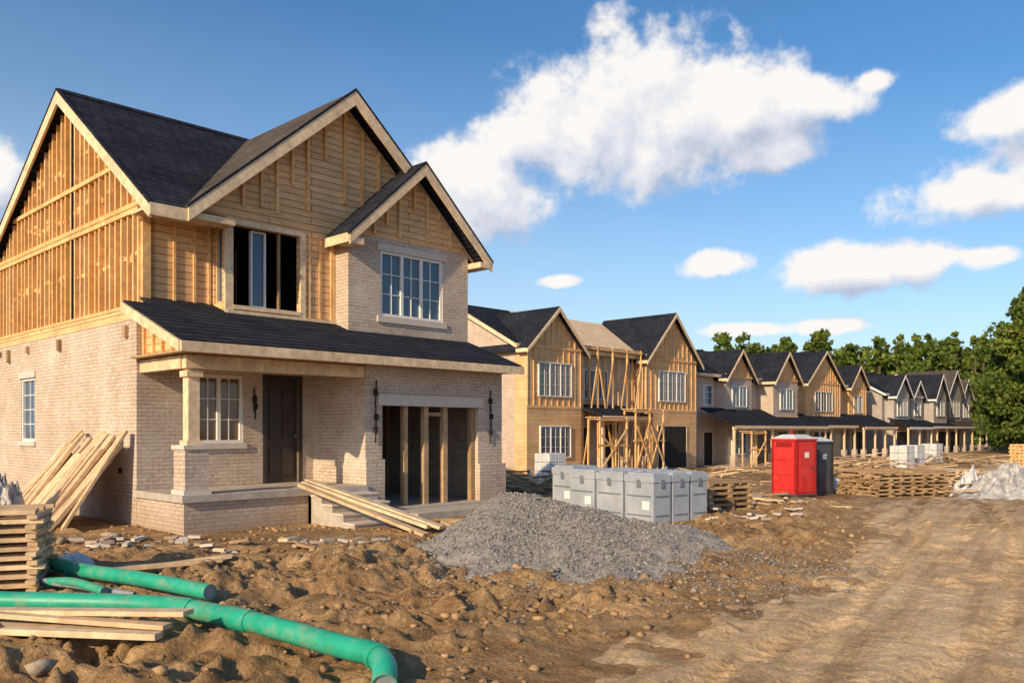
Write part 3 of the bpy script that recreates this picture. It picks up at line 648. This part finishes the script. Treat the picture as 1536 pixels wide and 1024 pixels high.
for k in range(18):
    v = 15.7+k*.14+random.uniform(-.04, .04); lean = random.uniform(0, .25); sk = random.uniform(-.05, .1)+.1
    a = loc(5.2-lean*.8-.02*k, v); b = loc(6.22-lean*.25, v-sk*.3)
    m.beam((a[0], a[1], -.03), (b[0], b[1], 1.55+random.uniform(-.18, .15)), .2, .055, WOOD_P, up=(CU, SU, .4))
for k in range(12):
    v = 15.8+k*.2; a = loc(4.9, v+random.uniform(-.06, .06)); b = loc(5.95, v-.02); m.beam((a[0], a[1], -.03), (b[0], b[1], 1.25+random.uniform(-.2, .2)), .2, .07, WOOD_P, up=(CU, SU, .4))
m.build('leaning_board_bundle', bevel=.004)
def stack(name, x, y, rot, Lx, Ly, layers, th=.045, mat=WOOD_O, jit=.05, z=None):
    m = MB(); z0 = (g(x, y) if z is None else z)
    for k in range(layers):
        zz = k*(th+.004)
        if k % 2 == 0:
            nn = max(3, int(Ly/.22))
            for i in range(nn):
                yy = -Ly/2+(i+.5)*Ly/nn; j = random.uniform(-jit, jit); m.box(-Lx/2+j, Lx/2+j, yy-.06, yy+.06, zz, zz+th, mat)
        else:
            nn = max(2, int(Lx/.5))
            for i in range(nn+1):
                xx = -Lx/2+.06+i*(Lx-.12)/nn; j = random.uniform(-jit, jit); m.box(xx-.05, xx+.05, -Ly/2+j, Ly/2+j, zz, zz+th*1.0, mat)
    return m.build(name, M=TR(x, y, z0-.02, rot), bevel=.004)
stack('lumber_stack', -5.75, 9.35, 20, 1.1, 1.0, 19, .045, WOOD_P, .07)
stack('pallet_stack', 4.35, 18.3, 30, 1.25, 1.1, 13, .055, WOOD_O, .04)
stack('pallet_stack', 15.0, 33.5, 20, 3.4, 2.2, 14, .07, WOOD_O, .15)
stack('pallet_stack', 19.0, 39.0, 30, 4.6, 2.2, 11, .07, WOOD_P, .2)
stack('lumber_stack', 28.5, 46.5, 25, 1.6, 1.6, 20, .09, WOOD, .05)

def wrapped(name, x, y, rot, nx, ny, nz, bx, by, bz, mat, z=None, lid=True):
    m = MB(); gz_ = g(x, y) if z is None else z
    LX, LY = nx*bx, ny*by
    for i in range(3): m.box(0, LX, i*(LY-.1)/2, i*(LY-.1)/2+.1, 0, .09, WOOD_O)
    m.box(0, LX, 0, LY, .09, .12, WOOD_O)
    for i in range(nx):
        for j in range(ny):
            for k in range(nz):
                q = random.uniform(0, .015); z0 = .122+k*bz; x0 = i*bx+.014+q; x1 = (i+1)*bx-.014; y0 = j*by+.014+q; y1 = (j+1)*by-.014
                if lid:
                    m.box(x0+.015, x1-.015, y0+.015, y1-.015, z0, z0+bz*.78, mat)
                    m.box(x0, x1, y0, y1, z0+bz*.785, z0+bz*.93, mat); m.box(x0+.05, x1-.05, y0+.05, y1-.05, z0+bz*.931, z0+bz*.97, mat)
                    for zz in (.12, .5):
                        m.box(x0+.005, x0+.014, y0+.07, y1-.07, z0+bz*zz, z0+bz*(zz+.03), STRAP)
                        m.box(x0+.07, x1-.07, y0+.005, y0+.014, z0+bz*zz, z0+bz*(zz+.03), STRAP)
                    m.box(x0-.008, x0+.014, (y0+y1)/2-.05, (y0+y1)/2+.05, z0+bz*.68, z0+bz*.84, STRAP)
                    m.box((x0+x1)/2-.05, (x0+x1)/2+.05, y0-.008, y0+.014, z0+bz*.68, z0+bz*.84, STRAP)
                    if random.random() < .6: m.box(x0+.008, x0+.0145, y0+.12, y0+.3, z0+bz*.25, z0+bz*.42, WHITE)
                else: m.box(x0, x1, y0, y1, z0, z0+bz-.012-q, mat)
    return m.build(name, M=TR(x, y, gz_, rot), bevel=.018)
wrapped('grey_job_boxes', 2.6, 15.6, 37, 3, 3, 1, .52, .8, .95, PLASTIC, -.14)
wrapped('grey_job_boxes', 1.3, 18.1, 37, 1, 1, 1, .8, .75, .98, PLASTIC, -.14)
wrapped('wrapped_block_pallet', 1.75, 39.5, 40, 2, 2, 3, .55, .55, .42, PLASTIC_W, -.75, False)
for (xx, yy) in ((26.5, 57), (28.4, 59.5), (33, 66)): wrapped('wrapped_block_pallet', xx, yy, 40, 2, 2, 3, .6, .6, .5, PLASTIC_W, -.95, False)

def toilet(x, y, rot, body, dark):
    h = House('portable_toilet', x, y, g(x, y)+.02, math.radians(rot))
    b = h['body']; b.box(-.56, .56, -.56, .56, .08, 2.1, body)
    s = h['skid']; s.box(-.6, .6, -.6, .6, 0, .08, GREYP)
    p = h['panels']
    for zc in (.45, 1.0, 1.55): p.box(-.585, -.56, -.46, .46, zc-.2, zc+.25, body)
    for k in range(5): p.box(-.59, -.561, -.35, .35, 1.86+k*.04, 1.88+k*.04, dark)
    for e in (-.56, .5):
        p.box(e, e+.06, -.6, -.56, .08, 2.1, dark); p.box(-.6, -.56, e, e+.06, .08, 2.1, dark)
    d = h['door']; d.box(-.42, .42, -.59, -.56, .16, 1.98, body); d.box(-.34, .34, -.6, -.59, .3, 1.0, body); d.box(-.34, .34, -.6, -.59, 1.15, 1.8, body)
    d.box(.28, .36, -.63, -.6, 1.02, 1.12, GREYP); d.box(-.12, .12, -.605, -.6, 1.45, 1.65, WHITE)
    r = h['roof']; t = PLASTIC_W
    r.box(-.62, .62, -.62, .62, 2.1, 2.16, body)
    r.add([(-.6,-.6,2.16),(.6,-.6,2.16),(.6,.6,2.16),(-.6,.6,2.16),(-.35,-.25,2.32),(.35,-.25,2.32),(.35,.25,2.32),(-.35,.25,2.32)], [(0,1,5,4),(1,2,6,5),(2,3,7,6),(3,0,4,7),(4,5,6,7),(3,2,1,0)], t)
    r.box(.3, .38, .3, .38, 2.2, 2.5, dark)
    h.done()
toilet(10.75, 32.4, 33, RED, RED_D); toilet(12.0, 34.0, 33, GREYP, DARK)

def scrap(name, cx, cy, rx, ry, n, l0, l1, hh=.35, mats=(WOOD_O, WOOD_P), w=.12):
    m = MB()
    for k in range(n):
        x = cx+random.gauss(0, rx*.5); y = cy+random.gauss(0, ry*.5); a = random.uniform(0, 3.14); l = random.uniform(l0, l1); t = random.uniform(-.18, .18)
        q = math.exp(-((x-cx)/rx)**2-((y-cy)/ry)**2); z = g(x, y)+.04+random.random()*hh*q
        dx, dy, dz = math.cos(a)*l/2, math.sin(a)*l/2, t*l/2*(.3+q)
        m.beam((x-dx, y-dy, z-dz), (x+dx, y+dy, z+dz), w*random.uniform(.6, 1.3), .04, random.choice(mats))
    return m.build(name)
scrap('scrap_lumber_pile', 1.6, 26.5, 2.6, 2.4, 90, .8, 2.8, .8)
scrap('scrap_lumber_pile', 5.5, 36.5, 5, 2.5, 80, .8, 3, .7)
scrap('scrap_lumber_pile', 9.5, 42, 7, 3, 90, .8, 3, .7)
scrap('scrap_lumber_pile', 20, 50, 8, 4, 110, .8, 3, .8)
scrap('scrap_lumber_pile', 33, 66, 12, 5, 120, 1, 3, .8)
scrap('scrap_lumber_pile', 5.9, 20.8, 1.0, 1.6, 24, .5, 1.6, .35)
scrap('wood_offcuts', -3.6, 12.2, 2.0, 1.0, 9, .15, .5, .05)
scrap('wood_offcuts', -.9, 15.2, .9, .7, 9, .3, 1.1, .12)
scrap('loose_bricks', -5.6, 12.6, 1.6, .9, 26, .19, .21, .06, (BRICK, STONE), .09)
scrap('loose_bricks', -2.6, 12.6, 1.2, .5, 18, .19, .21, .05, (BRICK, CONC), .09)
scrap('loose_bricks', 4.6, 16.5, 1.6, 1.0, 22, .15, .21, .05, (CONC, STONE), .09)

def lump(name, x, y, rx, ry, h_, mat, seed, amp=.35, rot=0, f=3):
    u = np.linspace(0, 2*np.pi, 145); v_ = np.linspace(0, 1, 56); U_, V_ = np.meshgrid(u, v_)
    cx = np.cos(U_)*V_; cy = np.sin(U_)*V_
    nz = .9*bill(cx+7, cy+3, f, seed)+.6*(1-bill(cx, cy, f*2.1, seed+1))+.4*bill(cx, cy, f*4.3, seed+2)+.25*bill(cx, cy, f*9, seed+4)
    edge = 1+.35*(vn(np.cos(U_)*2+5, np.sin(U_)*2+5, seed+3)-.5)+.12*(vn(np.cos(U_)*7+5, np.sin(U_)*7+5, seed+3)-.5)
    Z = h_*(1-V_**1.6)*(1-amp+amp*nz*1.1)+.05*(nz-.8)*min(1, h_*3)-.05*V_**6
    ob = gridmesh(name, cx*rx*edge, cy*ry*edge, Z, mat); ob.matrix_world = TR(x, y, g(x, y), rot); return ob
lump('cement_sack', -5.5, 10.6, .45, .27, .2, PLASTIC_W, 3, .25, -15, 1.5)
lump('plastic_tarp', 19.2, 32.3, 2.9, 1.6, .8, TARP, 14, .8, 20, 2)
lump('plastic_tarp', 18.2, 33.5, 1.5, 1.0, .9, PLASTIC_W, 15, .8, 50, 1.6)
lump('plastic_tarp', 6.9, 37.5, 2.2, 1.2, .8, TARP, 24, .7, 20, 3)
lump('plastic_tarp', 14.5, 38.5, 1.8, .9, .35, TARP, 34, .6, 20, 3)
lump('plastic_tarp', 6.3, 22.5, .9, .5, .2, TARP, 44, .6, 50, 3)
lump('plastic_tarp', -8.75, 14.4, .5, .45, .95, TARP, 54, .6, 20, 2)
for i, (x, y, s) in enumerate(((-3.9, 12.0, .16), (-1.9, 12.9, .2), (7.6, 22.2, .4), (8.8, 25, .5), (4.9, 15.0, .15))): lump('plastic_scrap', x, y, s, s*.6, .05, PLASTIC_W, 60+i*5, .7, 37*i, 3)
scrap('scrap_lumber_pile', 19.0, 33.0, 2.4, 1.4, 26, .8, 2.2, .9)
for (x, y, s) in ((-3.35, 6.05, .12), (-3.0, 6.3, .06), (-6.2, 13.2, .14), (-6.8, 12.8, .1), (-5.0, 12.9, .09), (-3.7, 8.35, .06), (-2.2, 11.8, .07), (1.9, 8.9, .06), (-2.7, 12.6, .1)):
    rocks('boulder', np.array([[x, y, g(x, y)+s*.35]]), np.array([s]), ROCK, .8)

# ------------------------------------------------------------------ trees
def m_leaf(name, c1, c2, c3):
    m, nt, b = newmat(name, 0.7, 0.2)
    col = ramp(nt, island(nt), [(0, c1), (.55, c2), (1, c3)])
    n = noise(nt, objco(nt), .25, 3)
    col = mix(nt, 1.0, col, ramp(nt, n, [(0.35, (.65, .7, .7)), (0.65, (1.35, 1.2, 1.0))]), 'MULTIPLY')
    L(nt, col, b.inputs['Base Color'])
    tr = nt.nodes.new('ShaderNodeBsdfTranslucent'); L(nt, col, tr.inputs[0])
    ms = nt.nodes.new('ShaderNodeMixShader'); ms.inputs[0].default_value = .3
    L(nt, b.outputs[0], ms.inputs[1]); L(nt, tr.outputs[0], ms.inputs[2]); L(nt, ms.outputs[0], nt.nodes['Material Output'].inputs[0])
    return m
LEAF = m_leaf('tree_foliage', (0.06, 0.11, 0.022), (0.12, 0.18, 0.035), (0.22, 0.27, 0.06))
def leafquads(P_, size):
    n = len(P_); a = rng.normal(size=(n, 3)); a /= np.linalg.norm(a, axis=1)[:, None]
    b = rng.normal(size=(n, 3)); b = np.cross(a, b); b /= np.linalg.norm(b, axis=1)[:, None]
    s = (size*rng.uniform(.5, 1.3, n))[:, None]
    V = np.stack([P_-a*s, P_+b*s*.6, P_+a*s, P_-b*s*.6], 1).reshape(-1, 3)
    return V, np.arange(4*n).reshape(n, 4)
def crown(cx, cy, z0, h_, r, n, nclump, pointy=False):
    cz = rng.random(nclump); ang = rng.uniform(0, 6.28, nclump)
    prof = np.sqrt(np.clip(1-(2*(cz*.85+.12)-.85)**2, .05, 1)) if not pointy else (1-cz)*.95+.06
    rad = r*prof*rng.uniform(.35, .95, nclump)
    C = np.stack([cx+np.cos(ang)*rad, cy+np.sin(ang)*rad, z0+h_*cz], -1)
    k = rng.integers(0, nclump, n); cr = r*(.3 if not pointy else .2)*rng.uniform(.6, 1.2, nclump)
    d = rng.normal(size=(n, 3)); d /= np.linalg.norm(d, axis=1)[:, None]
    return C[k]+d*(cr[k]*rng.random(n)**.4)[:, None]*np.array([1, 1, .75]), C
def trunk(m, x, y, z0, h_, r0, C=None):
    prev = Vector((x, y, z0)); pts = [prev]
    for k in range(1, 6): pts.append(Vector((x+random.uniform(-.03, .03)*h_, y+random.uniform(-.03, .03)*h_, z0+h_*k/5)))
    path = catmull(pts, 3); N = len(path); tube(m, path, r0, BARK, BARK, 8, lambda i: r0*(1.15-i/N))
    if C is not None:
        for c in C:
            b = path[min(N-1, max(3, int(N*(c[2]-z0)/h_*.75)))]; mid = (b+Vector(c))/2+Vector((0, 0, -.2)); pp = [b, mid, Vector(c)]
            tube(m, catmull(pp, 3), r0*.3, BARK, BARK, 5, lambda i: r0*.32*(1-i/8))
allV = []; m = MB()
NT = 340
for k in range(NT):
    t = (k/NT+random.uniform(-.01, .01)); x = 40+t*140; y = 174-t*26+random.uniform(-8, 24)
    back = k % 4 != 0
    h_ = (random.uniform(17.5, 21.5) if back else random.uniform(11, 15))+t*3.0; r = random.uniform(3.0, 4.8)
    if not back: y -= 8
    pt = random.random() < .45
    p, C = crown(x, y, -1, h_, r*(0.75 if pt else 1), 1050, 44, pt); allV.append(p); m.beam((x, y, -2), (x, y, h_*.75), .35, .35, BARK)
P_ = np.concatenate(allV); V, F_ = leafquads(P_, .55)
forest = rawmesh('distant_trees', V, F_, LEAF); tk = m.build('trunks', forest)
def tree(x, y, h_, r, n, nc, zf=.2, ls=.27):
    e = bpy.data.objects.new('leafy_tree', None); COL.objects.link(e); e.location = (x, y, g(x, y))
    p, C = crown(0, 0, h_*zf, h_*(.98-zf), r, n, nc); V, F_ = leafquads(p, ls); o = rawmesh('foliage', V, F_, LEAF); o.parent = e
    m = MB(); trunk(m, 0, 0, -.3, h_*.9, .32, C[:26]); m.build('trunk_and_limbs', e)
tree(56.8, 92, 18.0, 5.2, 26000, 110, .06); tree(62.5, 97, 17, 5, 12000, 60, .06); tree(70, 115, 19, 5, 10000, 55, .06); tree(66, 112, 16, 4.5, 9000, 55, .06); tree(80, 125, 18, 5.5, 8000, 45, .1)

# ------------------------------------------------------------------ sky, sun
EL = math.radians(24); sh = Vector((-.54, -.842, 0)).normalized()
sd = Vector((sh.x*math.cos(EL), sh.y*math.cos(EL), math.sin(EL)))
w = bpy.data.worlds.new('World'); scene.world = w; w.use_nodes = True; nt = w.node_tree; nt.nodes.clear()
out = nt.nodes.new('ShaderNodeOutputWorld'); bg = nt.nodes.new('ShaderNodeBackground'); bg2 = nt.nodes.new('ShaderNodeBackground')
sky = nt.nodes.new('ShaderNodeTexSky'); sky.sky_type = 'NISHITA'; sky.sun_disc = False
sky.sun_elevation = EL; sky.sun_rotation = math.atan2(sd.x, sd.y); sky.air_density = 1.0; sky.dust_density = 1.0; sky.ozone_density = 3.0
tc = nt.nodes.new('ShaderNodeTexCoord')
hs = nt.nodes.new('ShaderNodeHueSaturation'); hs.inputs['Saturation'].default_value = 1.22; L(nt, sky.outputs[0], hs.inputs['Color'])
sp = nt.nodes.new('ShaderNodeSeparateXYZ'); L(nt, tc.outputs['Generated'], sp.inputs[0])
hz = math_(nt, 'ADD', math_(nt, 'MULTIPLY', sp.outputs[2], 1.0), math_(nt, 'MULTIPLY', sp.outputs[0], .14))   # haze thins with height, thicker to the west
haze = ramp(nt, hz, [(0.0, .72), (.12, .45), (.27, .14), (.42, 0.0)])
skc = mix(nt, haze, hs.outputs[0], (4.6, 5.6, 6.5))
L(nt, skc, bg.inputs[0]); bg.inputs[1].default_value = 0.15
grp = bpy.data.node_groups.new('CloudDensity', 'ShaderNodeTree')
grp.interface.new_socket('Vector', in_out='INPUT', socket_type='NodeSocketVector'); grp.interface.new_socket('Density', in_out='OUTPUT', socket_type='NodeSocketFloat')
gi = grp.nodes.new('NodeGroupInput'); go = grp.nodes.new('NodeGroupOutput')
BL = [(.15,.40,.13,.09),(.075,.355,.12,.075),(.20,.37,.15,.085),(.27,.37,.10,.06),(.345,.39,.09,.03),(.03,.345,.08,.045),(.16,.32,.12,.05),(.295,.33,.06,.03),(.425,.41,.035,.014),
      (-.05,.29,.10,.06),(-.02,.265,.08,.045),(.58,.28,.15,.04),(.60,.375,.08,.035),(.64,.32,.08,.05),
      (.40,.19,.11,.032),(.46,.20,.08,.026),(.555,.205,.05,.016),(.245,.196,.05,.018),(.055,.175,.03,.009),(.38,.122,.06,.011),(.28,.118,.055,.010),(-.62,.29,.06,.06)]
acc = None
for (a, b, rx, rz) in BL:
    c = Vector((a, 1, b)); k = c.length; c.normalize()
    s1 = grp.nodes.new('ShaderNodeVectorMath'); s1.operation = 'SUBTRACT'; L(grp, gi.outputs[0], s1.inputs[0]); s1.inputs[1].default_value = c
    s2 = grp.nodes.new('ShaderNodeVectorMath'); s2.operation = 'MULTIPLY'; L(grp, s1.outputs[0], s2.inputs[0]); s2.inputs[1].default_value = (k/rx, k/rx, k/rz)
    s3 = grp.nodes.new('ShaderNodeVectorMath'); s3.operation = 'LENGTH'; L(grp, s2.outputs[0], s3.inputs[0])
    o = math_(grp, 'SUBTRACT', 1.0, s3.outputs['Value'])
    if acc is None: acc = o
    else:
        mm = grp.nodes.new('ShaderNodeMath'); mm.operation = 'SMOOTH_MAX'; L(grp, acc, mm.inputs[0]); L(grp, o, mm.inputs[1]); mm.inputs[2].default_value = .2; acc = mm.outputs[0]
n1 = noise(grp, gi.outputs[0], 16, 9, 0.6)
acc = math_(grp, 'MAXIMUM', acc, -1.5)
d = math_(grp, 'ADD', acc, math_(grp, 'MULTIPLY', math_(grp, 'SUBTRACT', n1, .5), 2.0)); L(grp, d, go.inputs[0])
g1 = nt.nodes.new('ShaderNodeGroup'); g1.node_tree = grp; L(nt, tc.outputs['Generated'], g1.inputs[0])
of = nt.nodes.new('ShaderNodeVectorMath'); of.operation = 'ADD'; L(nt, tc.outputs['Generated'], of.inputs[0]); of.inputs[1].default_value = (-.016, 0, .030)
g2 = nt.nodes.new('ShaderNodeGroup'); g2.node_tree = grp; L(nt, of.outputs[0], g2.inputs[0])
al = nt.nodes.new('ShaderNodeMapRange'); al.interpolation_type = 'SMOOTHSTEP'; L(nt, g1.outputs[0], al.inputs[0]); al.inputs[1].default_value = -.05; al.inputs[2].default_value = .45
df = math_(nt, 'SUBTRACT', g1.outputs[0], g2.outputs[0])
lit = math_(nt, 'ADD', math_(nt, 'MULTIPLY', df, .85), .52, True)
ccol = ramp(nt, lit, [(0.0, (.50, .56, .70)), (.45, (.76, .79, .87)), (.8, (1.0, .97, .94))])
L(nt, ccol, bg2.inputs[0]); bg2.inputs[1].default_value = 0.98
mx = nt.nodes.new('ShaderNodeMixShader'); L(nt, al.outputs[0], mx.inputs[0]); L(nt, bg.outputs[0], mx.inputs[1]); L(nt, bg2.outputs[0], mx.inputs[2]); L(nt, mx.outputs[0], out.inputs[0])
sun = bpy.data.lights.new('sun', 'SUN'); sun.energy = 5.0; sun.angle = math.radians(.5); sun.color = (1, .78, .50)
so = bpy.data.objects.new('sun', sun); COL.objects.link(so); so.rotation_euler = (-sd).to_track_quat('-Z', 'Y').to_euler(); so.location = (-20, -20, 30)

cam = bpy.data.cameras.new('camera'); cam.lens = 29.86; cam.sensor_width = 36; cam.shift_y = .0866; cam.clip_end = 6000
co = bpy.data.objects.new('camera', cam); COL.objects.link(co); co.location = (0, 0, 1.7); co.rotation_euler = (math.radians(90), 0, 0)
scene.camera = co
scene.view_settings.view_transform = 'Standard'; scene.view_settings.look = 'None'; scene.view_settings.exposure = 0
